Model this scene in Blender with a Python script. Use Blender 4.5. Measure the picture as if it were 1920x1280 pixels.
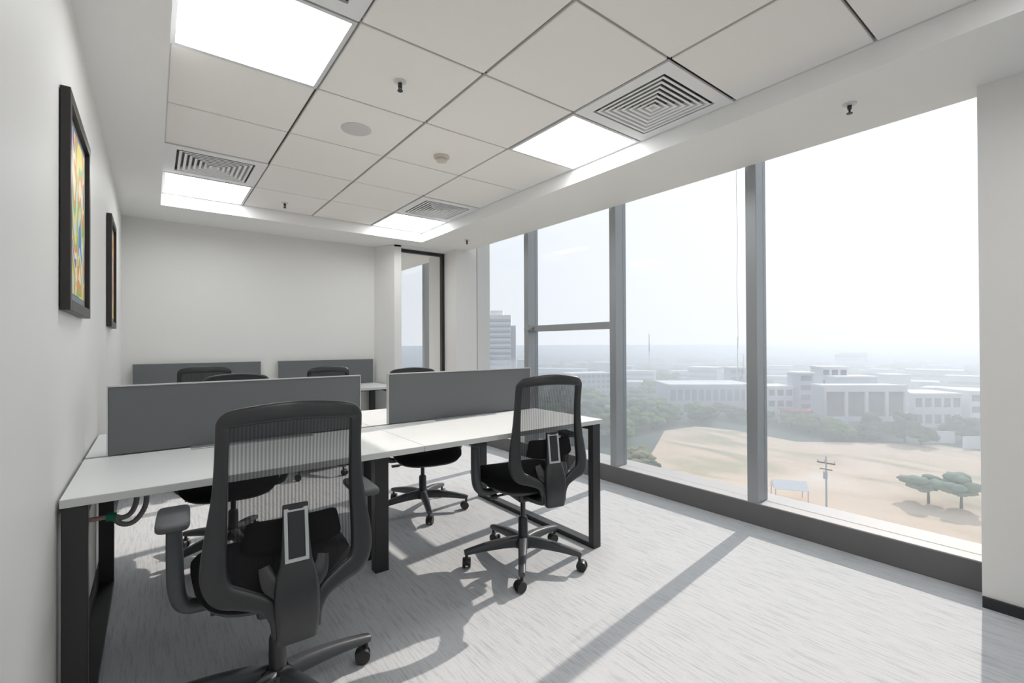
import bpy, math, random
from mathutils import Vector, Matrix, noise
random.seed(7)
for o in list(bpy.data.objects): bpy.data.objects.remove(o)
SC = bpy.context.scene
COL = SC.collection
PI = math.pi

# ------------------------------------------------------------------ camera
YAW, PITCH, ROLL, FPX, EYE = .6566, .0064, -.0044, 873.86, 1.19
fx = Vector((math.sin(YAW), math.cos(YAW), 0)); rx = Vector((math.cos(YAW), -math.sin(YAW), 0)); up = Vector((0, 0, 1))
FW = fx*math.cos(PITCH) + up*math.sin(PITCH); UU = -fx*math.sin(PITCH) + up*math.cos(PITCH)
RR = rx*math.cos(ROLL) + UU*math.sin(ROLL); U2 = -rx*math.sin(ROLL) + UU*math.cos(ROLL)
cd = bpy.data.cameras.new('camera'); cam = bpy.data.objects.new('camera', cd); COL.objects.link(cam)
cam.matrix_world = Matrix(((RR.x, U2.x, -FW.x, 0), (RR.y, U2.y, -FW.y, 0), (RR.z, U2.z, -FW.z, EYE), (0, 0, 0, 1)))
cd.sensor_width = 36; cd.lens = FPX/1920*36; cd.clip_start = .02; cd.clip_end = 6000
SC.camera = cam

# ------------------------------------------------------------------ world, sun, exposure
SC.view_settings.view_transform = 'Standard'; SC.view_settings.look = 'None'
SC.view_settings.gamma = 1; SC.view_settings.use_curve_mapping = False
SC.view_settings.exposure = 0.42
w = bpy.data.worlds.new('sky'); SC.world = w; w.use_nodes = True
nt = w.node_tree; nt.nodes.clear()
out = nt.nodes.new('ShaderNodeOutputWorld'); bg = nt.nodes.new('ShaderNodeBackground')
tc = nt.nodes.new('ShaderNodeTexCoord'); sp = nt.nodes.new('ShaderNodeSeparateXYZ'); cr = nt.nodes.new('ShaderNodeValToRGB')
nt.links.new(tc.outputs['Generated'], sp.inputs[0]); nt.links.new(sp.outputs['Z'], cr.inputs[0])
cr.color_ramp.elements[0].position = 0.0; cr.color_ramp.elements[0].color = (.90, .93, .985, 1)
cr.color_ramp.elements[1].position = 1.0; cr.color_ramp.elements[1].color = (.80, .90, 1.0, 1)
e = cr.color_ramp.elements.new(.35); e.color = (.90, .945, 1.0, 1)
# brighter towards the sun's side of the sky
dp = nt.nodes.new('ShaderNodeVectorMath'); dp.operation = 'DOT_PRODUCT'; dp.inputs[1].default_value = Vector((1, .12, .45)).normalized()
nm = nt.nodes.new('ShaderNodeVectorMath'); nm.operation = 'NORMALIZE'; nt.links.new(tc.outputs['Generated'], nm.inputs[0]); nt.links.new(nm.outputs[0], dp.inputs[0])
mxx = nt.nodes.new('ShaderNodeMath'); mxx.operation = 'MAXIMUM'; mxx.inputs[1].default_value = 0; nt.links.new(dp.outputs['Value'], mxx.inputs[0])
pw = nt.nodes.new('ShaderNodeMath'); pw.operation = 'POWER'; pw.inputs[1].default_value = 4; nt.links.new(mxx.outputs[0], pw.inputs[0])
ma = nt.nodes.new('ShaderNodeMath'); ma.operation = 'MULTIPLY_ADD'; ma.inputs[1].default_value = .30; ma.inputs[2].default_value = .90; nt.links.new(pw.outputs[0], ma.inputs[0])
nt.links.new(ma.outputs[0], bg.inputs[1])
nt.links.new(cr.outputs[0], bg.inputs[0])
nt.links.new(bg.outputs[0], out.inputs[0])
sd = bpy.data.lights.new('sun', 'SUN'); sd.energy = 3.5; sd.angle = math.radians(.6); sd.color = (1, .915, .83)
sun = bpy.data.objects.new('sun', sd); COL.objects.link(sun)
sun.rotation_euler = Vector((1, .12, .69)).to_track_quat('Z', 'Y').to_euler(); sun.location = (8, 1, 6)

# ------------------------------------------------------------------ helpers
def tag(o, label=None, cat=None, group=None, kind=None):
    if label: o['label'] = label
    if cat: o['category'] = cat
    if group: o['group'] = group
    if kind: o['kind'] = kind
    return o
def empty(name, loc=(0, 0, 0), rz=0):
    o = bpy.data.objects.new(name, None); COL.objects.link(o); o.location = loc; o.rotation_euler = (0, 0, rz); o.empty_display_size = .1
    return o
def copy_tree(o, parent=None):
    c = o.copy(); COL.objects.link(c); c.parent = parent
    for ch in list(o.children): copy_tree(ch, c)
    return c
def mat(name, color, rough=.6, metal=0, spec=.5, noise_s=0, noise_a=0, bump=0, bump_s=200, emit=None, estr=0, coat=0):
    m = bpy.data.materials.new(name); m.use_nodes = True; n = m.node_tree; b = n.nodes['Principled BSDF']
    b.inputs['Base Color'].default_value = (*color, 1); b.inputs['Roughness'].default_value = rough
    b.inputs['Metallic'].default_value = metal; b.inputs['Specular IOR Level'].default_value = spec
    if coat: b.inputs['Coat Weight'].default_value = coat
    tcn = n.nodes.new('ShaderNodeTexCoord')
    if noise_a:
        t = n.nodes.new('ShaderNodeTexNoise'); t.inputs['Scale'].default_value = noise_s; t.inputs['Detail'].default_value = 4
        n.links.new(tcn.outputs['Object'], t.inputs['Vector'])
        mx = n.nodes.new('ShaderNodeMix'); mx.data_type = 'RGBA'
        mx.inputs['A'].default_value = (*[c*(1-noise_a) for c in color], 1); mx.inputs['B'].default_value = (*[min(1, c*(1+noise_a)) for c in color], 1)
        n.links.new(t.outputs['Fac'], mx.inputs['Factor']); n.links.new(mx.outputs['Result'], b.inputs['Base Color'])
    if bump:
        t = n.nodes.new('ShaderNodeTexNoise'); t.inputs['Scale'].default_value = bump_s
        n.links.new(tcn.outputs['Object'], t.inputs['Vector'])
        bm = n.nodes.new('ShaderNodeBump'); bm.inputs['Strength'].default_value = bump; bm.inputs['Distance'].default_value = .002
        n.links.new(t.outputs['Fac'], bm.inputs['Height']); n.links.new(bm.outputs[0], b.inputs['Normal'])
    if emit:
        b.inputs['Emission Color'].default_value = (*emit, 1); b.inputs['Emission Strength'].default_value = estr
    return m

class MB:
    def __init__(s): s.v = []; s.f = []; s.mi = []; s.m = 0
    def add(s, vs, fs):
        k = len(s.v); s.v += [tuple(v) for v in vs]; s.f += [tuple(i+k for i in f) for f in fs]; s.mi += [s.m]*len(fs); return s
    def box(s, x0, y0, z0, x1, y1, z1):
        x0, x1 = min(x0, x1), max(x0, x1); y0, y1 = min(y0, y1), max(y0, y1); z0, z1 = min(z0, z1), max(z0, z1)
        return s.add([(x0,y0,z0),(x1,y0,z0),(x1,y1,z0),(x0,y1,z0),(x0,y0,z1),(x1,y0,z1),(x1,y1,z1),(x0,y1,z1)],
                     [(0,3,2,1),(4,5,6,7),(0,1,5,4),(1,2,6,5),(2,3,7,6),(3,0,4,7)])
    def prism(s, pts, z0, z1):      # counter-clockwise plan outline
        n = len(pts)
        return s.add([(x,y,z0) for x,y in pts]+[(x,y,z1) for x,y in pts],
                     [tuple(range(n-1,-1,-1)), tuple(range(n,2*n))]+[(i,(i+1)%n,n+(i+1)%n,n+i) for i in range(n)])
    def rings(s, rs, cap0=True, cap1=True, closed=False):
        n = len(rs[0]); vs = [p for r in rs for p in r]; fs = []
        m = len(rs)
        for i in range(m if closed else m-1):
            a = i*n; b = ((i+1) % m)*n
            for j in range(n): k = (j+1) % n; fs.append((a+j, a+k, b+k, b+j))
        if not closed:
            if cap0: fs.append(tuple(range(n-1,-1,-1)))
            if cap1: fs.append(tuple((m-1)*n+j for j in range(n)))
        return s.add(vs, fs)
    def cyl(s, p0, p1, r0, r1=None, n=20):
        r1 = r0 if r1 is None else r1; p0 = Vector(p0); p1 = Vector(p1); d = (p1-p0).normalized()
        a = d.orthogonal().normalized(); b = d.cross(a)
        return s.rings([[p+(a*math.cos(t)+b*math.sin(t))*r for t in [2*PI*i/n for i in range(n)]] for p, r in ((p0,r0),(p1,r1))])
    def lathe(s, prof, c=(0,0,0), n=32):
        return s.rings([[(c[0]+r*math.cos(2*PI*i/n), c[1]+r*math.sin(2*PI*i/n), c[2]+z) for i in range(n)] for r, z in prof])
    def tube(s, pts, r, n=10, closed=False):
        pts = [Vector(p) for p in pts]; rs = []; m = len(pts); a = None
        for i, p in enumerate(pts):
            d = (pts[(i+1) % m]-pts[i-1]) if closed else (pts[min(i+1,m-1)]-pts[max(i-1,0)])
            d.normalize()
            a = d.orthogonal().normalized() if a is None else (a-d*a.dot(d)).normalized()
            b = d.cross(a); rr = r[i] if isinstance(r, (list, tuple)) else r
            rs.append([p+(a*math.cos(2*PI*j/n)+b*math.sin(2*PI*j/n))*rr for j in range(n)])
        return s.rings(rs, closed=closed)
    def sweep(s, pts, wd, th, nrm, n=14, e=3.2):
        # rounded-rectangle section: wd across (tangent x normal), th along normal
        pts = [Vector(p) for p in pts]; rs = []; m = len(pts)
        for i, p in enumerate(pts):
            d = (pts[min(i+1,m-1)]-pts[max(i-1,0)]).normalized(); N = Vector(nrm[i] if isinstance(nrm, list) else nrm)
            N = (N-d*N.dot(d)).normalized(); B = d.cross(N)
            W = (wd[i] if isinstance(wd, list) else wd)/2; T = (th[i] if isinstance(th, list) else th)/2
            ring = []
            for j in range(n):
                t = 2*PI*(j+.5)/n; c, q = math.cos(t), math.sin(t)
                ring.append(p + B*W*math.copysign(abs(c)**(2/e), c) + N*T*math.copysign(abs(q)**(2/e), q))
            rs.append(ring)
        return s.rings(rs)
    def build(s, name, mats, parent=None, smooth=None, bevel=0, seg=2, loc=None):
        me = bpy.data.meshes.new(name); me.from_pydata([tuple(v) for v in s.v], [], s.f)
        mats = mats if isinstance(mats, (list, tuple)) else [mats]
        for m in mats: me.materials.append(m)
        me.polygons.foreach_set('material_index', s.mi)
        if smooth is not None:
            me.polygons.foreach_set('use_smooth', [True]*len(me.polygons)); me.update()
            me.set_sharp_from_angle(angle=math.radians(smooth))
        me.update(); o = bpy.data.objects.new(name, me); COL.objects.link(o)
        if parent is not None: o.parent = parent
        if loc is not None: o.location = loc
        if bevel:
            b = o.modifiers.new('bevel', 'BEVEL'); b.width = bevel; b.segments = seg; b.limit_method = 'ANGLE'; b.angle_limit = math.radians(40)
        return o
def box(name, m, a, b, parent=None, bevel=0):
    return MB().box(*a, *b).build(name, m, parent, bevel=bevel)
def spline(P, k=5):                 # Catmull-Rom through tuples of any length
    out = []
    for i in range(len(P)-1):
        p0 = P[max(i-1,0)]; p1 = P[i]; p2 = P[i+1]; p3 = P[min(i+2,len(P)-1)]
        for j in range(k):
            t = j/k
            out.append(tuple(.5*((2*b)+(-a+c)*t+(2*a-5*b+4*c-d)*t*t+(-a+3*b-3*c+d)*t**3) for a,b,c,d in zip(p0,p1,p2,p3)))
    out.append(tuple(P[-1])); return out

# ------------------------------------------------------------------ materials
M = {}
M['wall'] = mat('white_paint', (.785, .775, .75), .55, spec=.3, noise_s=1.5, noise_a=.01, bump=.05, bump_s=300)
M['gyp'] = mat('gypsum_white', (.86, .855, .84), .6, spec=.3)
M['tile'] = mat('ceiling_tile', (.90, .875, .845), .9, spec=.1, bump=.15, bump_s=600)
M['grid'] = mat('grid_grey', (.16, .155, .15), .6)
M['gridw'] = mat('grid_white', (.66, .67, .67), .5)
M['skirt'] = mat('skirting_black', (.02, .021, .024), .45)
M['alu'] = mat('mullion_grey', (.36, .375, .385), .42, metal=.55, spec=.5, noise_s=4, noise_a=.04)
M['curb'] = mat('curb_stone', (.15, .145, .148), .6, noise_s=8, noise_a=.05)
M['black'] = mat('black_metal', (.022, .022, .024), .42)
M['bplastic'] = mat('dark_plastic', (.020, .021, .024), .30, spec=.6)
M['gplastic'] = mat('grey_plastic', (.060, .064, .070), .42, spec=.5)
M['fabric'] = mat('black_fabric', (.012, .012, .013), .95, spec=.1, bump=.3, bump_s=900)
M['rubber'] = mat('caster_black', (.015, .015, .016), .4)
M['silver'] = mat('silver_trim', (.50, .52, .53), .35, metal=.3)
M['desk'] = mat('white_laminate', (.77, .785, .78), .35, spec=.4)
M['edge'] = mat('laminate_edge', (.60, .61, .60), .5)
M['screen'] = mat('grey_screen', (.155, .163, .166), .85, spec=.2, bump=.2, bump_s=900)
M['trim'] = mat('screen_trim', (.55, .55, .54), .4, metal=.2)
M['vent'] = mat('vent_white', (.84, .84, .845), .5)
M['ventdark'] = mat('vent_void', (.02, .02, .02), .9)
M['lamp'] = mat('light_diffuser', (.9, .93, .95), .5, emit=(.965, .985, 1.0), estr=5.8)
M['frame'] = mat('picture_frame', (.020, .017, .015), .4)
M['green'] = mat('green_tie', (.01, .22, .12), .5)
M['pink'] = mat('pink_pipe', (.50, .33, .30), .5)
M['conduit'] = mat('grey_conduit', (.20, .20, .20), .5)
M['beige'] = mat('beige_plastic', (.62, .57, .50), .5)

def glass_mat():
    m = bpy.data.materials.new('window_glass'); m.use_nodes = True; n = m.node_tree; n.nodes.clear()
    o = n.nodes.new('ShaderNodeOutputMaterial'); t = n.nodes.new('ShaderNodeBsdfTransparent'); g = n.nodes.new('ShaderNodeBsdfGlossy')
    lw = n.nodes.new('ShaderNodeLayerWeight'); lw.inputs['Blend'].default_value = .5; mx = n.nodes.new('ShaderNodeMixShader')
    pw = n.nodes.new('ShaderNodeMath'); pw.operation = 'POWER'; pw.inputs[1].default_value = 5; ml = n.nodes.new('ShaderNodeMath'); ml.operation = 'MULTIPLY_ADD'; ml.inputs[1].default_value = .6; ml.inputs[2].default_value = .006
    n.links.new(lw.outputs['Facing'], pw.inputs[0]); n.links.new(pw.outputs[0], ml.inputs[0])
    t.inputs[0].default_value = (.87, .874, .878, 1); g.inputs['Roughness'].default_value = 0.0; g.inputs[0].default_value = (.9, .95, 1, 1)
    n.links.new(ml.outputs[0], mx.inputs[0]); n.links.new(t.outputs[0], mx.inputs[1]); n.links.new(g.outputs[0], mx.inputs[2]); n.links.new(mx.outputs[0], o.inputs[0])
    return m
M['glass'] = glass_mat()
M['clear'] = glass_mat()
M['clear'].name = 'clear_glass'
M['clear'].node_tree.nodes['Transparent BSDF'].inputs[0].default_value = (.98, .985, .985, 1)

def carpet_mat():
    m = bpy.data.materials.new('grey_carpet'); m.use_nodes = True; n = m.node_tree; b = n.nodes['Principled BSDF']
    b.inputs['Roughness'].default_value = .95; b.inputs['Specular IOR Level'].default_value = .15
    tcn = n.nodes.new('ShaderNodeTexCoord'); mp = n.nodes.new('ShaderNodeMapping'); mp.inputs['Scale'].default_value = (300, 16, 1)
    n.links.new(tcn.outputs['Object'], mp.inputs[0])
    t = n.nodes.new('ShaderNodeTexNoise'); t.inputs['Scale'].default_value = 1; t.inputs['Detail'].default_value = 5; t.inputs['Roughness'].default_value = .7
    n.links.new(mp.outputs[0], t.inputs['Vector'])
    mp2 = n.nodes.new('ShaderNodeMapping'); mp2.inputs['Scale'].default_value = (95, 5, 1); n.links.new(tcn.outputs['Object'], mp2.inputs[0])
    t2 = n.nodes.new('ShaderNodeTexNoise'); t2.inputs['Scale'].default_value = 1; t2.inputs['Detail'].default_value = 3; n.links.new(mp2.outputs[0], t2.inputs['Vector'])
    ad = n.nodes.new('ShaderNodeMath'); ad.operation = 'ADD'; n.links.new(t.outputs['Fac'], ad.inputs[0]); n.links.new(t2.outputs['Fac'], ad.inputs[1])
    r = n.nodes.new('ShaderNodeValToRGB'); r.color_ramp.elements[0].position = .80; r.color_ramp.elements[1].position = 1.22
    r.color_ramp.elements[0].color = (.44, .46, .488, 1); r.color_ramp.elements[1].color = (.58, .588, .60, 1)
    sc = n.nodes.new('ShaderNodeMath'); sc.operation = 'MULTIPLY'; sc.inputs[1].default_value = 1.0
    n.links.new(ad.outputs[0], sc.inputs[0]); n.links.new(sc.outputs[0], r.inputs[0]); n.links.new(r.outputs[0], b.inputs['Base Color'])
    bm = n.nodes.new('ShaderNodeBump'); bm.inputs['Strength'].default_value = .5; bm.inputs['Distance'].default_value = .003
    n.links.new(t.outputs['Fac'], bm.inputs['Height']); n.links.new(bm.outputs[0], b.inputs['Normal'])
    return m
M['carpet'] = carpet_mat()

def mesh_fabric():
    m = bpy.data.materials.new('mesh_fabric'); m.use_nodes = True; n = m.node_tree; n.nodes.clear()
    o = n.nodes.new('ShaderNodeOutputMaterial'); t = n.nodes.new('ShaderNodeBsdfTransparent'); p = n.nodes.new('ShaderNodeBsdfDiffuse')
    p.inputs[0].default_value = (.022, .022, .024, 1)
    tcn = n.nodes.new('ShaderNodeTexCoord'); wv = n.nodes.new('ShaderNodeTexWave'); wv.wave_type = 'BANDS'; wv.bands_direction = 'X'
    wv.inputs['Scale'].default_value = 34; wv.inputs['Distortion'].default_value = 1.2; wv.inputs['Detail'].default_value = 1; wv.inputs['Detail Scale'].default_value = .35
    mp = n.nodes.new('ShaderNodeMapping'); mp.inputs['Scale'].default_value = (1, 0, .12)
    n.links.new(tcn.outputs['Object'], mp.inputs[0]); n.links.new(mp.outputs[0], wv.inputs['Vector'])
    mr = n.nodes.new('ShaderNodeMapRange'); mr.inputs['To Min'].default_value = .50; mr.inputs['To Max'].default_value = .74
    n.links.new(wv.outputs['Fac'], mr.inputs['Value'])
    mx = n.nodes.new('ShaderNodeMixShader'); n.links.new(mr.outputs[0], mx.inputs[0]); n.links.new(t.outputs[0], mx.inputs[1]); n.links.new(p.outputs[0], mx.inputs[2])
    n.links.new(mx.outputs[0], o.inputs[0]); return m
M['mesh'] = mesh_fabric()

def art_mat(name, seed, ramp):
    m = bpy.data.materials.new(name); m.use_nodes = True; n = m.node_tree; b = n.nodes['Principled BSDF']; b.inputs['Roughness'].default_value = .5
    tcn = n.nodes.new('ShaderNodeTexCoord'); mp = n.nodes.new('ShaderNodeMapping'); mp.inputs['Scale'].default_value = (1, 5, 1.7); mp.inputs['Location'].default_value = (seed, seed, 0)
    n.links.new(tcn.outputs['Object'], mp.inputs[0])
    t = n.nodes.new('ShaderNodeTexNoise'); t.inputs['Scale'].default_value = 1.1; t.inputs['Detail'].default_value = 2; t.inputs['Distortion'].default_value = 1.5
    n.links.new(mp.outputs[0], t.inputs['Vector'])
    r = n.nodes.new('ShaderNodeValToRGB'); r.color_ramp.interpolation = 'CONSTANT'
    while len(r.color_ramp.elements) < len(ramp): r.color_ramp.elements.new(.5)
    for i, c in enumerate(ramp): r.color_ramp.elements[i].position = .28+.46*i/len(ramp) if i else 0; r.color_ramp.elements[i].color = (*c, 1)
    n.links.new(t.outputs['Fac'], r.inputs[0]); n.links.new(r.outputs[0], b.inputs['Base Color']); return m

# ------------------------------------------------------------------ room shell
XL, XW, YB, ZC, ZG = -.22, 3.12, 5.40, 2.355, 2.46       # left wall, window line, back wall, soffit, tile level
ZT = 2.72
YF = -3.3                                                # wall behind the camera
def struct(o): o['kind'] = 'structure'; return o
def sbox(name, m, a, b, parent=None, bevel=0): return struct(box(name, m, a, b, parent, bevel))

struct(MB().box(XL-.15, YF-.15, -.15, 3.42, 9.1, 0).build('floor', M['carpet']))
sbox('wall_left', M['wall'], (XL-.15, YF-.15, 0), (XL, YB+.12, ZT))
sbox('wall_back', M['wall'], (XL, YB, 0), (2.12, YB+.12, ZT))
# the angled return of the back wall, ending in the jamb of the glazed partition
struct(MB().prism([(2.09, 5.40), (2.215, 5.10), (2.30, 5.10), (2.30, 5.28), (2.21, 5.52), (2.09, 5.52)], 0, ZT).build('wall_return', M['wall']))
sbox('wall_front', M['wall'], (XL-.15, YF-.15, 0), (3.12, YF, ZT))
# column beside the window near the camera and the column at the far end of the window wall
sbox('wall_right', M['wall'], (2.97, YF, 0), (3.42, .38, ZT))
struct(MB().box(2.92, 4.90, 0, 3.42, 5.60, ZT).build('wall_column', M['wall']))
sbox('baseboard_right', M['skirt'], (2.955, YF, 0), (2.97, .378, .047))
sbox('baseboard_left', M['skirt'], (XL, YF, 0), (XL+.012, YB, .09))
sbox('baseboard_back', M['skirt'], (XL+.012, YB-.012, 0), (2.08, YB, .09))
# next room seen through the glazed partition
sbox('wall_far', M['wall'], (1.6, 9.0, 0), (3.42, 9.1, ZT))
sbox('wall_passage', M['wall'], (1.5, YB+.12, 0), (1.6, 9.1, ZT))

# ceiling: tiles laid in a recessed field, gypsum border one step lower
GX = [.051+.5926*i for i in range(5)]; GY = [1.81+.6*j for j in range(-8, 6)]      # row lines; last is 4.81
fixtures = {(0, 0): 'L', (0, 4): 'L', (3, 0): 'L', (3, 4): 'L', (0, -1): 'V', (0, 3): 'V', (3, -1): 'V', (3, 3): 'V', (0, -4): 'L', (3, -4): 'L', (0, -8): 'L', (3, -8): 'L', (0, -5): 'V', (3, -5): 'V'}
mb = MB()
for i in range(4):
    for j in range(-8, 5):
        if (i, j) in fixtures: continue
        x0, x1 = GX[i]+.0075, GX[i+1]-.0075; y0, y1 = 1.81+.6*j+.006, 1.81+.6*(j+1)-.006
        mb.box(x0, y0, ZG, x1, y1, ZG+.02)
struct(mb.build('ceiling', M['tile'], bevel=.003, seg=1))
mb = MB(); mb.box(GX[0], GY[0], ZG+.022, GX[4], GY[-1], ZG+.05)
mb.m = 1
mb.box(GX[0], GY[0], ZG-.001, GX[0]+.0085, GY[-1], ZG+.02).box(GX[4]-.0085, GY[0], ZG-.001, GX[4], GY[-1], ZG+.02).box(GX[0], GY[-1]-.007, ZG-.001, GX[4], GY[-1], ZG+.02)
struct(mb.build('trim_1', [M['grid'], M['gridw']]))
mb = MB()                                                # gypsum border (four strips, each with its own lip)
mb.box(XL, YF, ZC, GX[0], YB, ZT).box(GX[4], YF, ZC, 3.10, YB, ZT)
mb.box(GX[0], GY[-1], ZC, GX[4], YB, ZT).box(GX[0], YF, ZC, GX[4], GY[0], ZT)
mb.box(1.6, YB+.0, ZC, 3.10, 9.0, ZT)
struct(mb.build('ceiling_border', M['gyp']))
sbox('ceiling_slab', M['gyp'], (XL-.15, YF-.15, ZT), (3.42, 9.1, ZT+.1))

# ------------------------------------------------------------------ window wall
MY = [1.47, 2.64, 3.81]
sbox('trim_2', M['curb'], (3.125, .38, 0), (3.40, 4.90, .14), bevel=.004)            # low sill curb
sbox('trim_3', M['curb'], (3.125, 5.60, 0), (3.40, 9.0, .14))
M['sill'] = mat('sill_top_sunlit', (.42, .42, .425), .6)  # lighter than the curb face: sunlight on the top put into the colour
sbox('trim_5', M['sill'], (3.128, .38, .14), (3.40, 4.90, .146)); sbox('trim_6', M['sill'], (3.128, 5.60, .14), (3.40, 9.0, .146))
def window(name, y0, y1, mull):
    f = MB()
    if mull is not None: f.box(3.125, mull-.035, .146, 3.265, mull+.035, ZT)
    f.box(3.20, y0, ZT-.05, 3.25, y1, ZT)
    o = struct(f.build(name, M['alu'], bevel=.003, seg=1))
    MB().box(3.218, y0, .146, 3.230, y1, ZT-.05).build('pane', M['glass'], o)
    return o
window('window_1', .38, 1.435, 1.47)
window('window_2', 1.505, 2.605, 2.64)
w3 = window('window_3', 2.675, 3.775, 3.81)
window('window_4', 3.845, 4.90, None)
window('window_5', 5.60, 6.13, 6.17)
window('window_6', 6.21, 7.36, 7.40)
window('window_7', 7.44, 9.0, None)
t = MB().box(3.135, 2.675, 1.325, 3.25, 3.775, 1.385).build('transom', M['alu'], w3, bevel=.003)
h = MB().box(3.095, 3.70, 1.335, 3.135, 3.735, 1.372).box(3.085, 3.70, 1.34, 3.10, 3.80, 1.366)
h.build('window_handle', M['alu'], w3, bevel=.004)
# blind cord beside the mullion
pts = [(3.108, 1.552+.003*math.sin(z*9), z) for z in [2.355-.06*i for i in range(20)]]
cz = pts[-1][2]
pts += [(3.108, 1.535-.020*math.cos(a), cz-.10-.16*math.sin(a)) for a in [PI+PI*i/12 for i in range(1)]+[PI*i/12 for i in range(13)]]
pts += [(3.108, 1.553, cz+.02)]
tag(MB().tube(pts, .0013, 6).build('blind_cord', M['desk']), 'thin pale blind cord hanging in a long loop beside the window mullion', 'cord')

# glazed partition at the far end of the windows
gp = empty('door_1', (2.30, 5.20, 0)); struct(gp)
MB().box(0, -.02, 2.30, .618, .03, 2.335).box(.58, -.02, 0, .618, .03, 2.30).box(0, -.02, 0, .58, .03, .04).build('door_frame', M['black'], gp)
MB().box(0, 0, .04, .58, .01, 2.30).build('pane', M['clear'], gp)
sbox('trim_4', M['gyp'], (2.215, 5.1, 2.336), (2.92, 5.24, ZC))

# ------------------------------------------------------------------ ceiling fixtures
def light_panel(i, j, label):
    x0, y0 = GX[i], 1.81+.6*j; o = empty('ceiling_light', (x0+.2963, y0+.3, ZG)); a, b = .2963, .30
    MB().box(-a+.004, -b+.004, -.004, a-.004, -b+.022, .02).box(-a+.004, b-.022, -.004, a-.004, b-.004, .02).box(-a+.004, -b+.022, -.004, -a+.022, b-.022, .02).box(a-.022, -b+.022, -.004, a-.004, b-.022, .02).build('light_frame', M['gridw'], o)
    MB().box(-a+.022, -b+.022, .0, a-.022, b-.022, .012).build('diffuser', M['lamp'], o)
    return tag(o, label, 'ceiling light', 'square light panels in the ceiling')
def vent(i, j, label):
    x0, y0 = GX[i], 1.81+.6*j; o = empty('air_diffuser', (x0+.2963, y0+.3, ZG)); a = .2925
    f = MB()
    inn = .225
    f.box(-a, -a, -.004, a, -inn, .008).box(-a, inn, -.004, a, a, .008).box(-a, -inn, -.004, -inn, inn, .008).box(inn, -inn, -.004, a, inn, .008)
    f.build('face_frame', M['vent'], o)
    n = 7
    for k in range(n):
        s0 = inn-.014-k*.030; q = [(-1,-1),(1,-1),(1,1),(-1,1)]; m = MB()
        prof = [(s0, -.005), (s0-.013, -.005), (s0-.022, .022), (s0-.0235, .022), (s0-.0145, -.0035), (s0, -.0035)]
        m.rings([[(c*h, d*h, z) for h, z in prof] for c, d in q], closed=True)
        m.build('louvre', M['vent'], o)
    MB().box(-.28, -.28, .055, .28, .28, .065).box(-.28, -.28, .01, -.27, .28, .055).box(.27, -.28, .01, .28, .28, .055).box(-.27, -.28, .01, .27, -.27, .055).box(-.27, .27, .01, .27, .28, .055).build('plenum', M['ventdark'], o)
    return tag(o, label, 'air vent', 'square louvred vents in the ceiling')
light_panel(0, 0, 'large glowing square light panel at the upper left, nearest the camera')
light_panel(0, 4, 'glowing square light panel in the far left corner of the tile ceiling')
light_panel(3, 0, 'glowing square light panel beside the large vent near the windows')
light_panel(3, 4, 'smallest glowing square light panel in the far right corner of the tile ceiling')
light_panel(0, -4, 'unseen square light panel added for fill over the camera, on the wall side')  # this panel and the next three are out of view, added as fill light
light_panel(0, -8, 'unseen square light panel added for fill far behind the camera, on the wall side'); light_panel(3, -4, 'unseen square light panel added for fill beside the camera, on the window side'); light_panel(3, -8, 'unseen square light panel added for fill far behind the camera, on the window side')
vent(0, -5, 'louvred vent behind the camera, on the wall side'); vent(3, -5, 'louvred vent behind the camera, on the window side')
vent(0, -1, 'louvred vent cut off by the top of the frame above the large light panel')
vent(0, 3, 'louvred air vent above the far left light panel')
vent(3, -1, 'large louvred air vent near the windows at the upper right')
vent(3, 3, 'small dark louvred air vent above the far right light panel')

def sprinkler(x, y, z, label):
    o = empty('sprinkler', (x, y, z))
    MB().lathe([(.030, 0), (.030, -.003), (.018, -.006), (.010, -.008)], n=24).build('escutcheon', M['gridw'], o, smooth=30)
    m = MB().cyl((0,0,-.006), (0,0,-.026), .010, .009, 14).cyl((-.009,0,-.022), (-.005,0,-.045), .0025, n=8).cyl((.009,0,-.022), (.005,0,-.045), .0025, n=8)
    m.cyl((0,0,-.024), (0,0,-.044), .003, n=8).cyl((0,0,-.044), (0,0,-.047), .013, n=16)
    m.build('head', M['black'], o, smooth=30)
    return tag(o, label, 'sprinkler', 'pendant fire sprinklers')
sprinkler(.944, 2.10, ZG, 'pendant sprinkler in the ceiling tile beside the large light panel')
sprinkler(.93, 4.51, ZG, 'small pendant sprinkler in the last row of ceiling tiles')
sprinkler(2.692, .787, ZC, 'pendant sprinkler in the white border above the nearest window')
sprinkler(2.765, 4.40, ZC, 'small pendant sprinkler in the white border beside the glazed partition')
o = empty('ceiling_speaker', (.947, 2.72, ZG))
MB().lathe([(.085, 0), (.085, -.004), (.078, -.007), (.0001, -.007)], n=40).build('grille', mat('speaker_grey', (.63, .62, .61), .7), o, smooth=30)
tag(o, 'round pale grey speaker grille set in a ceiling tile', 'speaker')
o = empty('smoke_detector', (1.542, 2.769, ZG))
MB().lathe([(.052, 0), (.052, -.012), (.045, -.016)], n=32).build('mount', M['beige'], o, smooth=30)
MB().lathe([(.030, -.014), (.036, -.026), (.034, -.036), (.022, -.040), (.0001, -.040)], n=32).build('sensor', M['beige'], o, smooth=30)
tag(o, 'round beige smoke detector in a ceiling tile behind the speaker', 'smoke detector')

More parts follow.
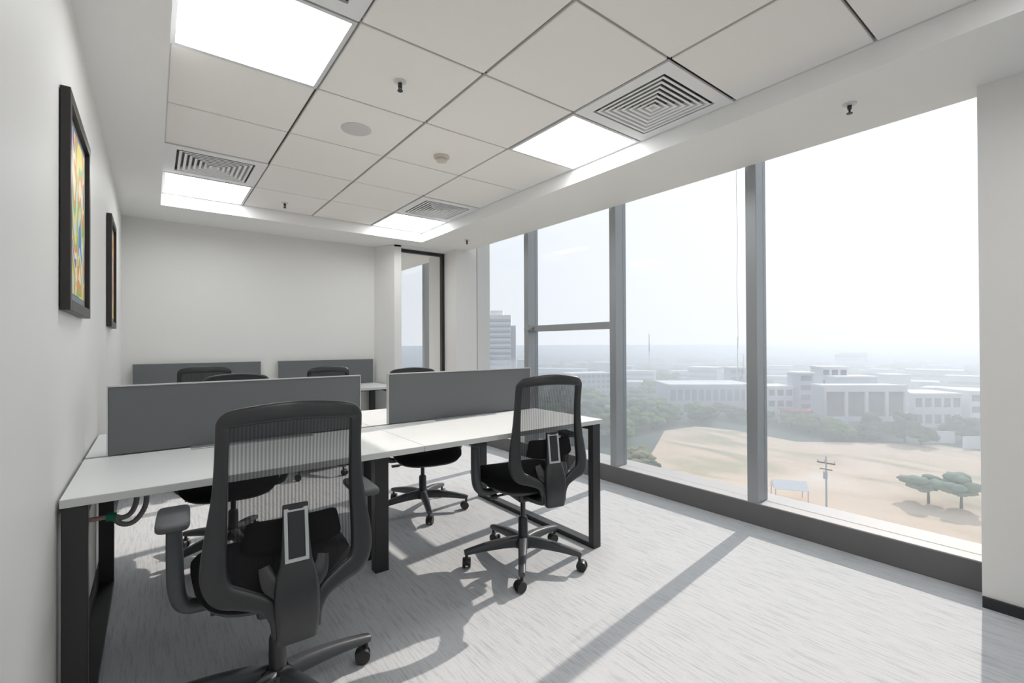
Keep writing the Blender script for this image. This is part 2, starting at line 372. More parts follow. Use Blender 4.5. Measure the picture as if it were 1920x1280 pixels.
# ------------------------------------------------------------------ pictures
def picture(y0, y1, z0, z1, label, am):
    o = empty('framed_picture', (XL, (y0+y1)/2, (z0+z1)/2)); hy = (y1-y0)/2; hz = (z1-z0)/2; d = .026; f = .035
    MB().box(.002, -hy, -hz, d, -hy+f, hz).box(.002, hy-f, -hz, d, hy, hz).box(.002, -hy+f, -hz, d, hy-f, -hz+f).box(.002, -hy+f, hz-f, d, hy-f, hz).build('frame', M['frame'], o, bevel=.002)
    MB().box(.004, -hy+f, -hz+f, .012, hy-f, hz-f).build('mat_board', mat('mat_board', (.20, .24, .30), .5), o)
    MB().box(.012, -hy+f+.028, -hz+f+.028, .0135, hy-f-.028, hz-f-.028).build('artwork', am, o)
    return tag(o, label, 'picture', 'framed pictures on the left wall')
picture(1.90, 2.46, 1.298, 1.965, 'larger framed colourful abstract picture on the left wall, nearest the camera',
        art_mat('abstract_one', 3, [(.10,.25,.50), (.60,.75,.80), (.85,.70,.12), (.25,.50,.18), (.80,.30,.05), (.90,.80,.55), (.12,.16,.45), (.60,.06,.06)]))
picture(3.66, 4.12, 1.308, 1.985, 'further framed abstract picture on the left wall, near the back corner',
        art_mat('abstract_two', 8, [(.16,.10,.06), (.80,.70,.20), (.70,.20,.06), (.75,.72,.70), (.30,.45,.30), (.85,.45,.10)]))

# ------------------------------------------------------------------ desks
def leg_loop(x0, x1, y0, y1, desk):
    # rectangular loop frame under the desk end: two legs, top rail and floor rail
    MB().box(x0, y0, 0, x1, y0+.04, .722).build('leg', M['black'], desk, bevel=.002, seg=1)
    MB().box(x0, y1-.04, 0, x1, y1, .722).build('leg', M['black'], desk, bevel=.002, seg=1)
    MB().box(x0, y0+.04, .69, x1, y1-.04, .722).build('top_rail', M['black'], desk, bevel=.002, seg=1)
    MB().box(x0, y0+.04, 0, x1, y1-.04, .028).build('floor_rail', M['black'], desk, bevel=.002, seg=1)
def tabletop(x0, y0, x1, y1, desk):
    m = MB(); m.box(x0, y0, .725, x1, y1, .75); m.m = 0
    o = m.build('tabletop', [M['desk'], M['edge']], desk, bevel=.0015, seg=1)
    for p in o.data.polygons:
        if abs(p.normal.z) < .5: p.material_index = 1
def screen(x0, x1, y, desk):
    o = MB().box(x0+.004, y-.011, .752, x1-.004, y+.011, 1.026).build('divider_screen', M['screen'], desk, bevel=.002, seg=1)
    MB().box(x0, y-.013, 1.026, x1, y+.013, 1.031).box(x0, y-.013, .752, x0+.004, y+.013, 1.026).box(x1-.004, y-.013, .752, x1, y+.013, 1.026).build('screen_trim', M['trim'], o)
def flap(x0, x1, y0, y1, desk):
    m = MB().box(x0, y0, .7502, x1, y1, .755); m.build('cable_flap', M['alu'], desk, bevel=.001, seg=1)

d1 = empty('workstation_desk', (0, 0, 0))
tag(d1, 'near white bench desk for four with black loop legs and two grey divider screens', 'desk', 'white bench desks')
xa, xb, xm = -.212, 2.09, .94
for (x0, x1) in ((xa, xm-.001), (xm+.001, xb)):
    tabletop(x0, 1.845, x1, 2.455, d1); tabletop(x0, 2.487, x1, 3.095, d1)
leg_loop(-.210, -.152, 1.862, 3.08, d1); leg_loop(2.026, 2.088, 1.862, 3.08, d1)
MB().box(.918, 2.36, 0, .99, 2.42, .722).build('leg', M['black'], d1, bevel=.002, seg=1)
MB().box(.918, 2.53, 0, .99, 2.59, .722).build('leg', M['black'], d1, bevel=.002, seg=1)
MB().box(-.15, 2.30, .685, 2.024, 2.34, .724).build('beam', M['black'], d1); MB().box(-.15, 2.61, .685, 2.024, 2.65, .724).build('beam', M['black'], d1)
MB().box(-.10, 2.455, .66, 2.0, 2.487, .70).box(-.10, 2.455, .70, 2.0, 2.458, .745).box(-.10, 2.484, .70, 2.0, 2.487, .745).build('cable_channel', M['gplastic'], d1)
screen(-.146, .877, 2.471, d1); screen(1.03, 2.056, 2.471, d1)
flap(.13, .62, 2.395, 2.452, d1); flap(1.30, 1.72, 2.395, 2.452, d1)

d2 = empty('workstation_desk', (0, 0, 0))
tag(d2, 'further white bench desk against the back wall with two grey divider screens', 'desk', 'white bench desks')
for (x0, x1) in ((xa, xm-.001), (xm+.001, 2.075)): tabletop(x0, 4.71, x1, 5.375, d2)
leg_loop(-.210, -.152, 4.73, 5.36, d2); leg_loop(2.01, 2.07, 4.73, 5.36, d2)
MB().box(.918, 5.10, 0, .99, 5.16, .722).build('leg', M['black'], d2)
MB().box(-.15, 5.04, .685, 2.008, 5.08, .724).build('beam', M['black'], d2)
screen(-.146, .877, 5.35, d2); screen(1.03, 2.056, 5.35, d2)

# corrugated conduit hanging under the desk at the wall
cc = empty('cable_conduit', (-.212, 2.20, .582))
def corr(pts, r):
    P = spline(pts, 12); return P, [r*(1+.11*(k % 2)) for k in range(len(P))]
for pts in ([(.095, 0, 0), (.125, 0, -.034), (.160, .01, -.034), (.190, .02, .012), (.192, .03, .075), (.175, .04, .138)],
            [(.095, .004, .004), (.122, .004, -.012), (.148, .012, -.004), (.164, .02, .035), (.160, .03, .085), (.145, .04, .138)]):
    P, R_ = corr(pts, .0085)
    MB().tube(P, R_, 12).build('hose', M['conduit'], cc, smooth=60)
MB().cyl((0, 0, 0), (.090, 0, 0), .008, n=14).build('pipe', M['pink'], cc, smooth=40)
MB().cyl((.080, 0, 0), (.108, 0, -.004), .015, n=14).build('tie', M['green'], cc, smooth=40)
tag(cc, 'grey corrugated cable hoses with a green tie looping under the near desk at the wall', 'cable conduit')

# ------------------------------------------------------------------ task chair
def rrect_rings(prof, hx, y0, y1, e=3.6, n=44, taper=0, dish=.012):
    cy = (y0+y1)/2; hy = (y1-y0)/2; rs = []
    for s, z, bend in prof:
        ring = []
        for i in range(n):
            t = 2*PI*i/n; c, q = math.cos(t), math.sin(t)
            x = hx*s*math.copysign(abs(c)**(2/e), c); y = hy*s*math.copysign(abs(q)**(2/e), q)
            x *= 1+taper*y/hy
            ring.append((x, cy+y, z - bend*max(0, y/hy)**2*.03 + dish*(x/hx)**2))
        rs.append(ring)
    return rs
def yback(z): # profile of the back, local y for height z
    pr = [(.44, -.330), (.50, -.318), (.56, -.300), (.62, -.286), (.70, -.278), (.80, -.279), (.90, -.286), (.98, -.300), (1.03, -.310)]
    for (a, ya), (b, yb) in zip(pr, pr[1:]):
        if z <= b: t = (z-a)/(b-a); t = t*t*(3-2*t)*.3+t*.7; return ya+(yb-ya)*t
    return pr[-1][1]
def make_chair():
    root = empty('task_chair')
    # back frame: one continuous ring that dives into the spine
    half = [(.046, -.336, .425, .030, .030), (.050, -.334, .470, .034, .028), (.072, -.328, .508, .040, .026), (.125, -.314, .534, .050, .026), (.168, -.303, .553, .060, .028), (.186, -.292, .592, .062, .030),
            (.186, -.284, .65, .057, .030), (.179, -.278, .73, .046, .028), (.173, -.279, .81, .036, .026), (.170, -.286, .90, .032, .026), (.168, -.298, .970, .034, .024), (.162, -.304, .992, .040, .022), (.140, -.309, 1.002, .046, .020), (.07, -.316, 1.010, .050, .020), (0, -.319, 1.013, .052, .020)]
    full = half + [(-x, y, z, a, b) for x, y, z, a, b in half[-2::-1]]
    S = spline(full, 4)
    nr = []
    for p in S: nr.append((p[0]*.9, -1, 0.15))
    MB().sweep([p[:3] for p in S], [p[3] for p in S], [p[4] for p in S], nr, 16, 4.0).build('back_frame', M['bplastic'], root, smooth=50)
    # mesh panel
    m = MB(); nz, nx = 26, 16; vs = []
    for a in range(nz+1):
        z = .515+(1.000-.515)*a/nz
        hw = .166 if z > .61 else .166-(.61-z)*1.1
        for b in range(nx+1):
            u = -1+2*b/nx; vs.append((u*hw, yback(z) - .016*(1-u*u)*min(1, max(0, (z-.52)/.2)) + .002, z + .010*(1-u*u)*(a/nz)))
    m.add(vs, [(a*(nx+1)+b, a*(nx+1)+b+1, (a+1)*(nx+1)+b+1, (a+1)*(nx+1)+b) for a in range(nz) for b in range(nx)])
    m.build('back_mesh', M['mesh'], root, smooth=60)
    # lumbar pad behind the mesh
    P = spline([(-.118, -.288, .682, .07), (-.105, -.296, .680, .084), (-.06, -.304, .676, .092), (0, -.307, .675, .094), (.06, -.304, .676, .092), (.105, -.296, .680, .084), (.118, -.288, .682, .07)], 4)
    MB().sweep([p[:3] for p in P], [p[3] for p in P], .012, (0, -1, 0), 14, 4).build('lumbar_pad', M['fabric'], root, smooth=50)
    # spine with the silver-edged plate
    sp_ = [(0, -.318, .758, .064, .018), (0, -.321, .70, .068, .022), (0, -.328, .62, .078, .030), (0, -.336, .575, .100, .038), (0, -.343, .53, .112, .044), (0, -.345, .47, .110, .048), (0, -.340, .430, .104, .048), (0, -.336, .408, .100, .046)]
    S = spline(sp_, 4)
    s = MB().sweep([p[:3] for p in S], [p[3] for p in S], [p[4] for p in S], (0, -1, .12), 16, 5).build('spine', M['bplastic'], root, smooth=40)
    def pl(z): return -.321-.0075*(.70-z)/.08-(.0105+.004*(.70-z)/.08)+.003
    w_, h0, h1, b_ = .030, .612, .750, .0085
    pm = MB()
    def qb(x0, x1, z0, z1, o0, o1):
        y0, y1 = pl(z0), pl(z1)
        pm.add([(x0,y0-o1,z0),(x1,y0-o1,z0),(x1,y1-o1,z1),(x0,y1-o1,z1),(x0,y0+o0,z0),(x1,y0+o0,z0),(x1,y1+o0,z1),(x0,y1+o0,z1)], [(0,1,2,3),(7,6,5,4),(0,4,5,1),(1,5,6,2),(2,6,7,3),(3,7,4,0)])
    qb(-w_, w_, h1-b_, h1, .004, .006); qb(-w_, w_, h0, h0+b_, .004, .006); qb(-w_, -w_+b_, h0+b_, h1-b_, .004, .006); qb(w_-b_, w_, h0+b_, h1-b_, .004, .006)
    pm.build('plate_rim', M['silver'], s)
    # wings from the spine to the pad
    for sx in (-1, 1):
        P = spline([(sx*.040, -.330, .535, .05, .016), (sx*.062, -.322, .560, .045, .014), (sx*.074, -.305, .60, .03, .010)], 4)
        MB().sweep([p[:3] for p in P], [p[3] for p in P], [p[4] for p in P], (0, -1, 0), 12, 3).build('spine_wing', M['bplastic'], root, smooth=40)
    # seat
    MB().rings(rrect_rings([(.02, .496, .6), (.45, .500, .7), (.80, .497, .9), (.94, .488, 1), (1.0, .470, 1), (1.0, .450, 1), (.96, .436, 1), (.5, .432, .8)], .232, -.215, .300, taper=.07)).build('seat', M['fabric'], root, smooth=50)
    MB().rings(rrect_rings([(.955, .440, 1), (.93, .424, 1), (.78, .408, .8), (.50, .396, .6), (.15, .394, 0)], .232, -.215, .300, taper=.07)).build('seat_shell', M['gplastic'], root, smooth=50)
    # mechanism and link to the spine
    MB().box(-.07, -.10, .352, .07, .11, .400).build('mechanism', M['bplastic'], root, bevel=.012, seg=3)
    P = spline([(0, -.08, .380, .09, .04), (0, -.18, .388, .085, .032), (0, -.27, .402, .085, .030), (0, -.328, .428, .085, .030)], 5)
    MB().sweep([p[:3] for p in P], [p[3] for p in P], [p[4] for p in P], (0, 0, -1), 12, 4).build('back_link', M['bplastic'], root, smooth=40)
    MB().cyl((.05, .02, .372), (.19, .03, .368), .006, n=10).box(.175, .012, .360, .225, .045, .372).build('lever', M['bplastic'], root, smooth=40)
    MB().cyl((-.05, .02, .372), (-.15, .02, .368), .006, n=10).cyl((-.15, .02, .368), (-.185, .02, .367), .016, .014, 14).build('knob', M['bplastic'], root, smooth=40)
    # gas column
    MB().lathe([(.031, .085), (.033, .12), (.027, .135), (.026, .235), (.022, .245), (.014, .247), (.014, .352)], n=24).build('gas_column', M['bplastic'], root, smooth=35)
    MB().lathe([(.03, .080), (.052, .088), (.054, .110), (.048, .132), (.036, .138), (.030, .138)], n=30).build('hub', M['bplastic'], root, smooth=35)
    # five legs with twin casters
    for k in range(5):
        a = 2*PI*k/5; c, q = math.cos(a), math.sin(a)
        P = spline([(.030, .112, .052, .060), (.10, .113, .048, .054), (.20, .105, .042, .044), (.295, .091, .036, .032), (.326, .086, .032, .024)], 4)
        L = MB().sweep([(r*c, r*q, z) for r, z, _, _ in P], [x[2] for x in P], [x[3] for x in P], (0, 0, 1), 14, 3.2).build('leg', M['gplastic'], root, smooth=45)
        cm = MB(); ca = a+1.1+.9*k; tx, ty = math.cos(ca), math.sin(ca)                # axle direction
        cx, cy = .314*c, .314*q; fxx, fyy = -ty*.012, tx*.012
        cm.cyl((cx, cy, .040), (cx, cy, .080), .008, n=12)
        for s_ in (-1, 1):
            p0 = Vector((cx+fxx+tx*s_*.007, cy+fyy+ty*s_*.007, .028)); p1 = p0+Vector((tx, ty, 0))*s_*.014
            cm.cyl(p0, p1, .028, .026, 24)
        cm.cyl((cx+fxx-tx*.008, cy+fyy-ty*.008, .034), (cx+fxx+tx*.008, cy+fyy+ty*.008, .034), .022, n=18)
        cm.build('caster', M['rubber'], L, smooth=35)
    # armrests
    for sx in (-1, 1):
        P = spline([(sx*.12, .01, .408, .05, .024), (sx*.205, .01, .402, .055, .030), (sx*.252, .01, .416, .058, .038), (sx*.270, .01, .465, .056, .044), (sx*.274, .01, .55, .050, .044), (sx*.276, .01, .658, .044, .040)], 5)
        A = MB().sweep([p[:3] for p in P], [p[3] for p in P], [p[4] for p in P], [(sx*.0001, 0, -1)]*9+[(sx, 0, -.9)]*3+[(sx, 0, -.4)]*3+[(sx, 0, 0)]*(len(P)-15), 14, 3.2).build('armrest', M['gplastic'], root, smooth=45)
        pad = rrect_rings([(.78, .684, 0), (.96, .682, 0), (1, .677, 0), (1, .668, 0), (.94, .664, 0), (.5, .662, 0)], .042, -.085, .130, 6, 44, 0, .001)
        MB().rings([[(x+sx*.278, y, z) for x, y, z in r] for r in pad]).build('arm_pad', M['gplastic'], A, smooth=50)
    return root
chair0 = make_chair()
def spin_legs(root, ang):
    for ch in root.children:
        if ch.name.split('.')[0] == 'leg': ch.rotation_euler = (0, 0, ang)
chairs = [  # x, y, heading (0 = faces the back wall), world angle of the first leg, seat height change, label
    (.325, 1.69, -3, 8, 0, 'black mesh task chair in the left foreground, nearest the camera'),
    (1.612, 2.00, -12, 14, .004, 'black mesh task chair at the right end of the near desk by the windows'),
    (.368, 3.12, 169, 205, -.025, 'black task chair on the far side of the near desk, behind the left divider screen'),
    (1.55, 3.08, 167, 251, -.025, 'black task chair on the far side of the near desk, behind the right divider screen'),
    (.345, 4.80, -2, 30, -.012, 'black task chair at the left half of the desk against the back wall'),
    (1.24, 4.62, 2, 10, -.035, 'black task chair at the right half of the desk against the back wall'),
]
for i, (x, y, hd, la, dz, lab) in enumerate(chairs):
    r = chair0 if i == 0 else copy_tree(chair0)
    r.location = (x, y, 0); r.rotation_euler = (0, 0, math.radians(hd)); spin_legs(r, math.radians(la-hd))
    if i:
        for ch in r.children:
            if ch.name.split('.')[0] not in ('leg', 'hub', 'gas_column'): ch.location.z = dz
    tag(r, lab, 'office chair', 'black mesh task chairs')

# ================================================================== the city outside
G = -30.0
E_ = {}
E_['ground'] = mat('hazy_ground', (.13, .17, .14), .9, spec=.1, noise_s=.03, noise_a=.45)
E_['pale'] = mat('pale_render', (.72, .72, .76), .8, spec=.2, noise_s=.1, noise_a=.06)
E_['white'] = mat('white_render', (.85, .85, .85), .8, spec=.2)
E_['grey'] = mat('grey_concrete', (.42, .45, .54), .8, spec=.2)
E_['dark'] = mat('dark_window', (.07, .10, .17), .3)
E_['red'] = mat('red_sheet', (.50, .12, .16), .7)
E_['tank'] = mat('roof_sheet', (.55, .62, .66), .6)
E_['leaf1'] = mat('leaf_green', (.14, .22, .08), .9, spec=.1, noise_s=.8, noise_a=.5)
E_['leaf2'] = mat('leaf_dark', (.085, .13, .08), .9, spec=.1, noise_s=.8, noise_a=.5)
E_['leaf3'] = mat('leaf_dry', (.27, .26, .13), .9, spec=.1, noise_s=.8, noise_a=.4)
E_['leaf4'] = mat('leaf_pale', (.20, .27, .19), .9, spec=.1, noise_s=.8, noise_a=.4)
E_['bark'] = mat('bark', (.10, .08, .06), .9)
def sand_mat():
    m = mat('sandy_soil', (.5, .4, .3), .95, spec=.05); n = m.node_tree; b = n.nodes['Principled BSDF']
    tcn = n.nodes.new('ShaderNodeTexCoord'); mp = n.nodes.new('ShaderNodeMapping'); mp.inputs['Scale'].default_value = (.05, .022, 1); mp.inputs['Rotation'].default_value = (0, 0, .5)
    n.links.new(tcn.outputs['Object'], mp.inputs[0]); t = n.nodes.new('ShaderNodeTexNoise'); t.inputs['Scale'].default_value = 1.6; t.inputs['Detail'].default_value = 6; t.inputs['Distortion'].default_value = .8
    n.links.new(mp.outputs[0], t.inputs['Vector']); r = n.nodes.new('ShaderNodeValToRGB')
    for i, (p, c) in enumerate([(.30, (.44, .42, .27)), (.42, (.60, .51, .36)), (.50, (.78, .60, .45)), (.62, (.84, .66, .51)), (.75, (.90, .77, .65))]):
        if i > 1: r.color_ramp.elements.new(p)
        r.color_ramp.elements[i].position = p; r.color_ramp.elements[i].color = (*c, 1)
    n.links.new(t.outputs['Fac'], r.inputs[0]); n.links.new(r.outputs[0], b.inputs['Base Color']); return m
E_['sand'] = sand_mat()
struct(MB().add([(8, -900, G), (3500, -900, G), (3500, 3600, G), (8, 3600, G)], [(0, 1, 2, 3)]).build('ground', E_['ground']))
lot = [(30, -60), (150, 5), (186, 18), (190, 34), (176, 48), (161, 62), (165, 84), (162, 97), (145, 99), (118, 84), (103, 76), (92, 72), (84, 66), (30, 60)]
struct(MB().prism(lot, G+.01, G+.12).build('dirt_lot', E_['sand']))
# tree crowns: lumpy clouds of leaf clumps
def crown_mesh(seed, n=26):
    rnd = random.Random(seed); m = MB()
    for k in range(n):
        while True:
            p = Vector((rnd.uniform(-1,1), rnd.uniform(-1,1), rnd.uniform(-.75,.8)))
            if p.length < .95: break
        r = rnd.uniform(.22, .40); rs = []
        for a in range(1, 6):
            th = PI*a/6; ring = []
            for b in range(9):
                ph = 2*PI*b/9; d = Vector((math.sin(th)*math.cos(ph), math.sin(th)*math.sin(ph), math.cos(th)))
                rr = r*(1+.35*noise.noise(d*2.2+p*5+Vector((seed,0,0)))); ring.append((p.x+d.x*rr, p.y+d.y*rr, p.z*.8+d.z*rr))
            rs.append(ring[::-1])
        m.rings(rs)
    return m
protos = {}
def tree(x, y, h, wdt, leaf, label, group, seed=0, trunk=.16):
    key = (leaf, seed % 4)
    if key not in protos:
        o = crown_mesh(seed % 4 + 1).build('foliage', E_[leaf], None, smooth=60); tr = MB().tube([(0,0,-2.2), (.04,0,-1.2), (0,.03,-.2)], [.09,.07,.05], 7).build('trunk', E_['bark'])
        protos[key] = (o.data, tr.data); bpy.data.objects.remove(o); bpy.data.objects.remove(tr)
    r = empty('tree', (x, y, G)); fo = bpy.data.objects.new('foliage', protos[key][0]); tr = bpy.data.objects.new('trunk', protos[key][1])
    for q in (fo, tr): COL.objects.link(q); q.parent = r
    hc = h*(1-trunk)/1.9; fo.scale = (wdt/2.2, wdt/2.2, hc); fo.location = (0, 0, h-hc*1.05); tr.scale = (wdt/3, wdt/3, h*.34); tr.location = (0, 0, h*.74)
    fo.rotation_euler = (0, 0, seed*1.3)
    return tag(r, label, 'tree', group)

def building(name, x, y, rz, L, D, H, m, label, cat='building', group=None, floors=0, bays=0, roof=None):
    r = empty(name, (x, y, G), rz)                        # facade is the local -x side, length along y
    MB().box(0, -L/2, 0, D, L/2, H).build('wall', m, r)
    if bays:
        bw = L/bays; fh = H/max(floors, 1)
        for f in range(floors):
            mm = MB()
            for b in range(bays): mm.box(-.05, -L/2+b*bw+bw*.16, f*fh+fh*.25, .2, -L/2+(b+1)*bw-bw*.16, f*fh+fh*.80)
            mm.build('window_row', E_['dark'], r)
    MB().box(-.3, -L/2-.3, H, D+.3, L/2+.3, H+.6).build('roof', roof or E_['white'], r)
    return tag(r, label, cat, group)
# main office block beyond the lot: four big glazed bays between pale piers
mbld = empty('office_block', (193, 64.5, G), math.atan2(46-64, 215-193)+PI/2)
L = 28.5
MB().box(.8, -L, 0, 9, 0, 15.2).build('wall', E_['grey'], mbld)
fr_ = MB(); fr_.box(-.6, -L, 13.6, .8, 0, 16.0).box(-.6, -L, 3.0, .8, 0, 4.6)
for k in range(5): fr_.box(-.6, -L*k/4-(.5 if k else 0)+(-.0), 0, .8, -L*k/4+(0 if k == 0 else .5 if k < 4 else 1.0)-(0), 13.6)
fr_.build('pier_frame', E_['pale'], mbld)
for k in range(4):
    MB().box(.2, -L*(k+1)/4+.5, 4.6, .78, -L*k/4-.5, 13.6).build('glazed_bay', E_['dark'], mbld)
MB().box(1, -L, 15.2, 9, 0, 15.8).build('roof', E_['pale'], mbld)
tag(mbld, 'pale office block with four tall dark glazed bays beyond the sandy lot', 'building')
rz0 = mbld.rotation_euler[2]
building('roof_shed', 231, 66, rz0, 17, 9, 16.8, E_['tank'], 'low rooftop shed with a pale roof behind the glazed office block', floors=1, bays=5)
building('white_block', 250, 56, rz0, 9, 8, 17.2, E_['white'], 'bright white box building behind the right end of the glazed office block')
building('stair_tower', 207, 76, rz0, 6, 8, 19.0, E_['grey'], 'grey stair tower joining the left end of the glazed office block', floors=5, bays=1)
building('office_wing', 201, 84.8, rz0, 14, 12, 13.2, E_['pale'], 'pale lower wing left of the grey stair tower', floors=3, bays=4)
building('roof_tower', 232, 74, rz0, 11, 8, 20.5, E_['pale'], 'pale tower block rising behind the stair tower', floors=5, bays=3)
building('side_wing', 228.5, 40.3, rz0, 17, 14, 12.0, E_['pale'], 'pale long wing just right of the glazed office block', floors=2, bays=5)
building('side_block', 243, 29, rz0, 13, 14, 12.8, E_['white'], 'pale block at the right edge of the nearest window beside the column', floors=3, bays=3)
building('long_hall', 222, 124, rz0, 42, 26, 10.2, E_['grey'], 'long low hall with a pale flat roof seen in the middle window', floors=1, bays=12)
building('water_tower', 268, 134, rz0, 9, 8, 16.9, E_['grey'], 'small grey block standing on the roofline of the long low hall', floors=4, bays=2)
building('left_block', 212, 196, rz0+.3, 26, 14, 13.0, E_['grey'], 'long grey block in the trees seen in the opening window', floors=4, bays=8)
# white high-rise beyond the far window
tw = empty('high_rise', (160, 243, G), math.atan2(230-243, 175-159)+PI/2)
MB().box(0, -21, 0, 16, -5, 49.5).build('wall', E_['white'], tw); MB().box(1, -5, 0, 15, 3, 46.5).build('side_wall', E_['white'], tw); MB().box(1, -24, 0, 15, -21, 43).build('end_wall', E_['pale'], tw)
for k in range(13): MB().box(-.4, -20.5, 5+k*3.4, .1, -5.6, 6.5+k*3.4).build('window_band', E_['pale'], tw)  # bands kept pale: the haze over the tower is put into their colour
MB().box(3, -16, 49.5, 12, -8, 52.5).build('roof_house', E_['white'], tw)
tag(tw, 'hazy white high-rise with rows of window bands seen in the far left window', 'building')
# awning
aw = empty('red_awning', (198, 75.5, G), rz0)
MB().box(-4, -8, 5.2, 3, 6, 5.6).build('roof_sheet', E_['red'], aw)
for yy in (-7.5, -3, 1.5, 5.5): MB().cyl((-3.6, yy, 0), (-3.6, yy, 5.2), .12, n=8).build('post', E_['grey'], aw)
MB().box(2, -8, 0, 3, 6, 5.2).build('wall', E_['pale'], aw)
tag(aw, 'dull red sheet awning in front of the pale wing', 'awning')
for (x, y, Ln, H, lab) in ((193, 34, 10, 3.4, 'low white wall segment under the side wing at the edge of the lot'), (190, 26, 5, 3.4, 'short white wall at the right edge of the lot beside the column')):
    o = empty('boundary_wall', (x, y, G), rz0)
    MB().box(0, -Ln/2, 0, .4, Ln/2, H).build('wall_panel', E_['white'], o); MB().box(-.1, -Ln/2, H, .5, Ln/2, H+.2).build('coping', E_['pale'], o); tag(o, lab, 'wall')
# utility pole
o = empty('utility_pole', (87.6, 29.3, G))
MB().cyl((0,0,0), (0,0,12.6), .17, .11, 12).build('pole', E_['grey'], o)
MB().box(-.08, -1.3, 11.4, .08, 1.3, 11.6).box(-.08, -.9, 10.4, .08, .9, 10.55).build('crossarm', E_['bark'], o)
for yy in (-1.2, 0.25, 1.2): MB().lathe([(.05, 11.6), (.09, 11.7), (.05, 11.8), (.08, 11.9), (.03, 12.0)], (0, yy, 0), 10).build('insulator', E_['grey'], o)
MB().cyl((-.35, 0, 9.0), (-.35, 0, 10.1), .32, n=14).build('transformer', E_['grey'], o)
tag(o, 'single utility pole with crossarms standing in the sandy lot', 'pole')
# parked open truck and tent-like shelter near the building foot
o = empty('site_shelter', (100.5, 40.1, G), .6)
MB().add([(-2.2,-3,2.6),(2.2,-3,2.6),(2.2,3,2.6),(-2.2,3,2.6),(0,-3,3.9),(0,3,3.9),(-2.2,-3,2.5),(2.2,-3,2.5),(2.2,3,2.5),(-2.2,3,2.5)], [(0,4,5,3),(1,2,5,4),(0,1,4),(3,5,2),(9,8,7,6),(0,3,9,6),(1,7,8,2),(0,6,7,1),(3,2,8,9)]).build('canopy', E_['white'], o)
for a in ((-2,-2.8),(2,-2.8),(2,2.8),(-2,2.8)): MB().cyl((*a,0), (*a,2.5), .08, n=8).build('post', E_['grey'], o)
tag(o, 'white pitched canopy shelter at the near edge of the sandy lot', 'shelter')
o = empty('pickup_truck', (94.6, 36.9, G), .9)
MB().prism([(-2.4,-.95),(2.4,-.95),(2.4,.95),(-2.4,.95)], .5, 1.15).build('body', E_['white'], o, bevel=.1)
MB().add([(-.3,-.85,1.15),(1.5,-.85,1.15),(1.5,.85,1.15),(-.3,.85,1.15),(0,-.75,1.85),(1.1,-.75,1.85),(1.1,.75,1.85),(0,.75,1.85)], [(0,1,5,4),(1,2,6,5),(2,3,7,6),(3,0,4,7),(4,5,6,7),(3,2,1,0)]).build('cab', E_['dark'], o)
for a in ((-1.5,-.9),(1.5,-.9),(-1.5,.9),(1.5,.9)): MB().cyl((a[0],a[1]-.12,.38), (a[0],a[1]+.12,.38), .38, n=16).build('wheel', M['rubber'], o)
tag(o, 'white parked pickup truck beside the canopy shelter', 'truck')

NT = [ # x, y, h, width, leaf, label
    (119, 22.5, 5.8, 9, 'leaf4', 'left one of the two grey-green trees standing alone in the sandy lot'),
    (120, 18.0, 6.6, 9, 'leaf4', 'right one of the two grey-green trees standing alone in the sandy lot'),
    (176, 54, 6.5, 9, 'leaf1', 'bright green tree in front of the left piers of the glazed office block'),
    (182, 66, 7, 10, 'leaf1', 'green tree in front of the red awning, nearer the lot'),
    (186, 73, 6, 9, 'leaf1', 'green tree left of the awning at the lot edge'),
    (186, 61, 5.5, 8, 'leaf1', 'low green tree before the leftmost glazed bay'),
    (186, 47.5, 9, 9, 'leaf2', 'dark tree before the middle of the glazed office block'),
    (187.5, 41, 10.5, 9.5, 'leaf2', 'tallest dark tree before the right end of the glazed office block'),
    (184, 36.5, 7, 8, 'leaf2', 'dark tree beside the low white wall'),
    (182, 50, 5.5, 9, 'leaf2', 'low dark tree between the green tree and the tall dark tree'),
    (97, 74, 4.2, 8, 'leaf3', 'dry yellowish bush at the left edge of the sandy lot'),
    (94, 68.5, 3.4, 6, 'leaf2', 'small dark bush at the near left of the sandy lot'),
    (103, 79, 4.2, 7, 'leaf3', 'dry bush further back at the left edge of the lot'),
    (135, 106, 9, 13, 'leaf1', 'green tree behind the left corner of the lot in the middle window'),
    (150, 118, 10, 14, 'leaf2', 'dark green tree left of the long low hall'),
    (160, 108, 8, 12, 'leaf1', 'pale green tree before the left end of the long low hall'),
    (172, 100, 7.5, 12, 'leaf2', 'dark tree before the middle of the long low hall'),
    (125, 104, 8, 12, 'leaf1', 'green tree behind the middle mullion, near the lot corner'),
    (118, 96, 6, 9, 'leaf1', 'small green tree at the corner of the lot beside the mullion'),
]
for i, (x, y, h, wd, lf, lab) in enumerate(NT): tree(x, y, h, wd, lf, lab, 'trees around the sandy lot', i, .42 if i < 2 else .16)
rnd = random.Random(11)
taken = [(204, 55, 16), (214, 45, 12), (233, 66, 14), (250, 56, 9), (209, 76, 8), (212, 85, 12), (235, 74, 9), (232, 42, 15), (245, 34, 13), (232, 124, 30), (270, 134, 9), (217, 196, 18), (165, 238, 20), (206, 82, 9), (420, 305, 3)]
taken += [(x, y, wd*.45) for x, y, h, wd, lf, lab in NT]
def free(x, y, r):
    return all((x-a)**2+(y-b)**2 > (r+c)**2 for a, b, c in taken) and not (x < 198 and y < 102)
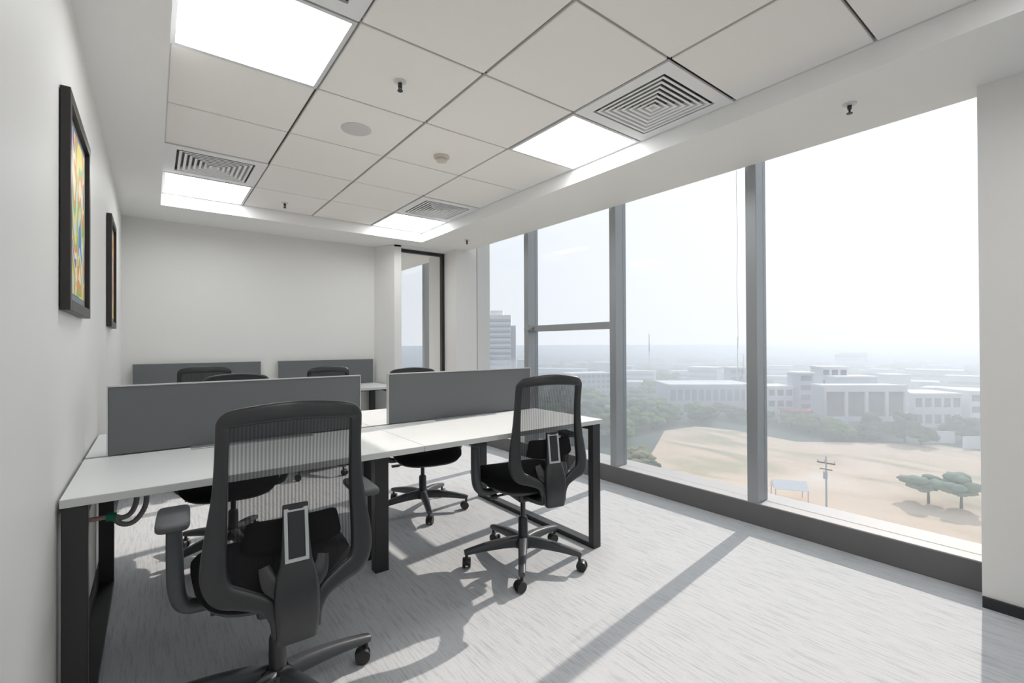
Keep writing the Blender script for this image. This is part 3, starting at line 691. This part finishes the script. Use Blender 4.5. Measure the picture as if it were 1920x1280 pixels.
def far_building(i):
    while True:
        th = rnd.uniform(.12, 1.02); d = 1/rnd.uniform(1/1100, 1/270); L = rnd.uniform(14, 50); H = rnd.uniform(5, 13); D = rnd.uniform(10, 18); x, y = d*math.cos(th), d*math.sin(th)
        if free(x+D/2*math.cos(th), y+D/2*math.sin(th), L*.52+2): break
    taken.append((x+D/2*math.cos(th), y+D/2*math.sin(th), L*.52+2))
    if rnd.random() < .12: H *= 1.5; L *= .5
    mm = E_[rnd.choice(['pale', 'white', 'grey', 'white'])]
    r = empty('far_building', (x, y, G), th+rnd.uniform(-.4, .4))
    MB().box(0, -L/2, 0, D, L/2, H).build('wall', mm, r)
    m = MB()
    for f in range(max(1, int(H/3.6))): m.box(-.1, -L/2+1, f*3.6+1.2, .1, L/2-1, f*3.6+2.6)
    m.build('window_row', E_['grey'], r)
    MB().box(-.3, -L/2-.3, H, D+.3, L/2+.3, H+.5).build('roof', E_['white'], r)
    tag(r, 'hazy low building far off between the trees below the horizon', 'building', 'far buildings in the haze')
for i in range(62): far_building(i)
for i, (x, y, h, wd) in enumerate([(118,110,8,11),(131,117,8,12),(146,104.5,6.5,10),(140,128,9,13),(158,122,8,12),(166,112,7,11),(181,104,6.5,10),(188,95,6,10),(196,90,6,9),(105,100,7,11),(110,120,9,12),(122,130,9,13),(184,112,7,9)]):
    taken.append((x, y, wd*.4)); tree(x, y, h, wd, ['leaf1', 'leaf2'][i % 2], 'leafy tree in the dense belt between the sandy lot and the long low hall', 'tree belt before the long low hall', i)
n_ = 0
for i in range(4000):                                      # tree belt further out
    if n_ >= 210: break
    th = rnd.uniform(.10, 1.04); d = 1/rnd.uniform(1/900, 1/178); x, y = d*math.cos(th), d*math.sin(th); wd = rnd.uniform(10, 20)*(1+d/1500)
    if not free(x, y, wd*.52): continue
    taken.append((x, y, wd*.52)); n_ += 1
    tree(x, y, rnd.uniform(6, 11), wd, rnd.choice(['leaf1', 'leaf2', 'leaf2']), 'hazy tree among the buildings far beyond the sandy lot', 'far trees in the haze', i)
# thin mast on the skyline
o = empty('mast', (420, 305, G)); MB().cyl((0,0,0), (0,0,42), .5, .2, 8).build('shaft', E_['grey'], o); tag(o, 'thin mast rising above the far roofs in the middle window', 'mast')

# haze lying over the city
hz = bpy.data.materials.new('haze'); hz.use_nodes = True; n = hz.node_tree; n.nodes.clear()
o_ = n.nodes.new('ShaderNodeOutputMaterial'); v = n.nodes.new('ShaderNodeVolumeScatter'); v.inputs['Color'].default_value = (.95, .98, 1, 1); v.inputs['Density'].default_value = .0056
v.inputs['Anisotropy'].default_value = .5
ab = n.nodes.new('ShaderNodeVolumeAbsorption'); ab.inputs['Color'].default_value = (.40, .70, 1, 1); ab.inputs['Density'].default_value = .0018
ad = n.nodes.new('ShaderNodeAddShader'); n.links.new(v.outputs[0], ad.inputs[0]); n.links.new(ab.outputs[0], ad.inputs[1]); n.links.new(ad.outputs[0], o_.inputs['Volume'])
hb = MB().box(30, -700, G-2, 3500, 3600, -6).build('haze', hz); tag(hb, 'pale blue haze lying over the city outside', 'haze', kind='stuff')
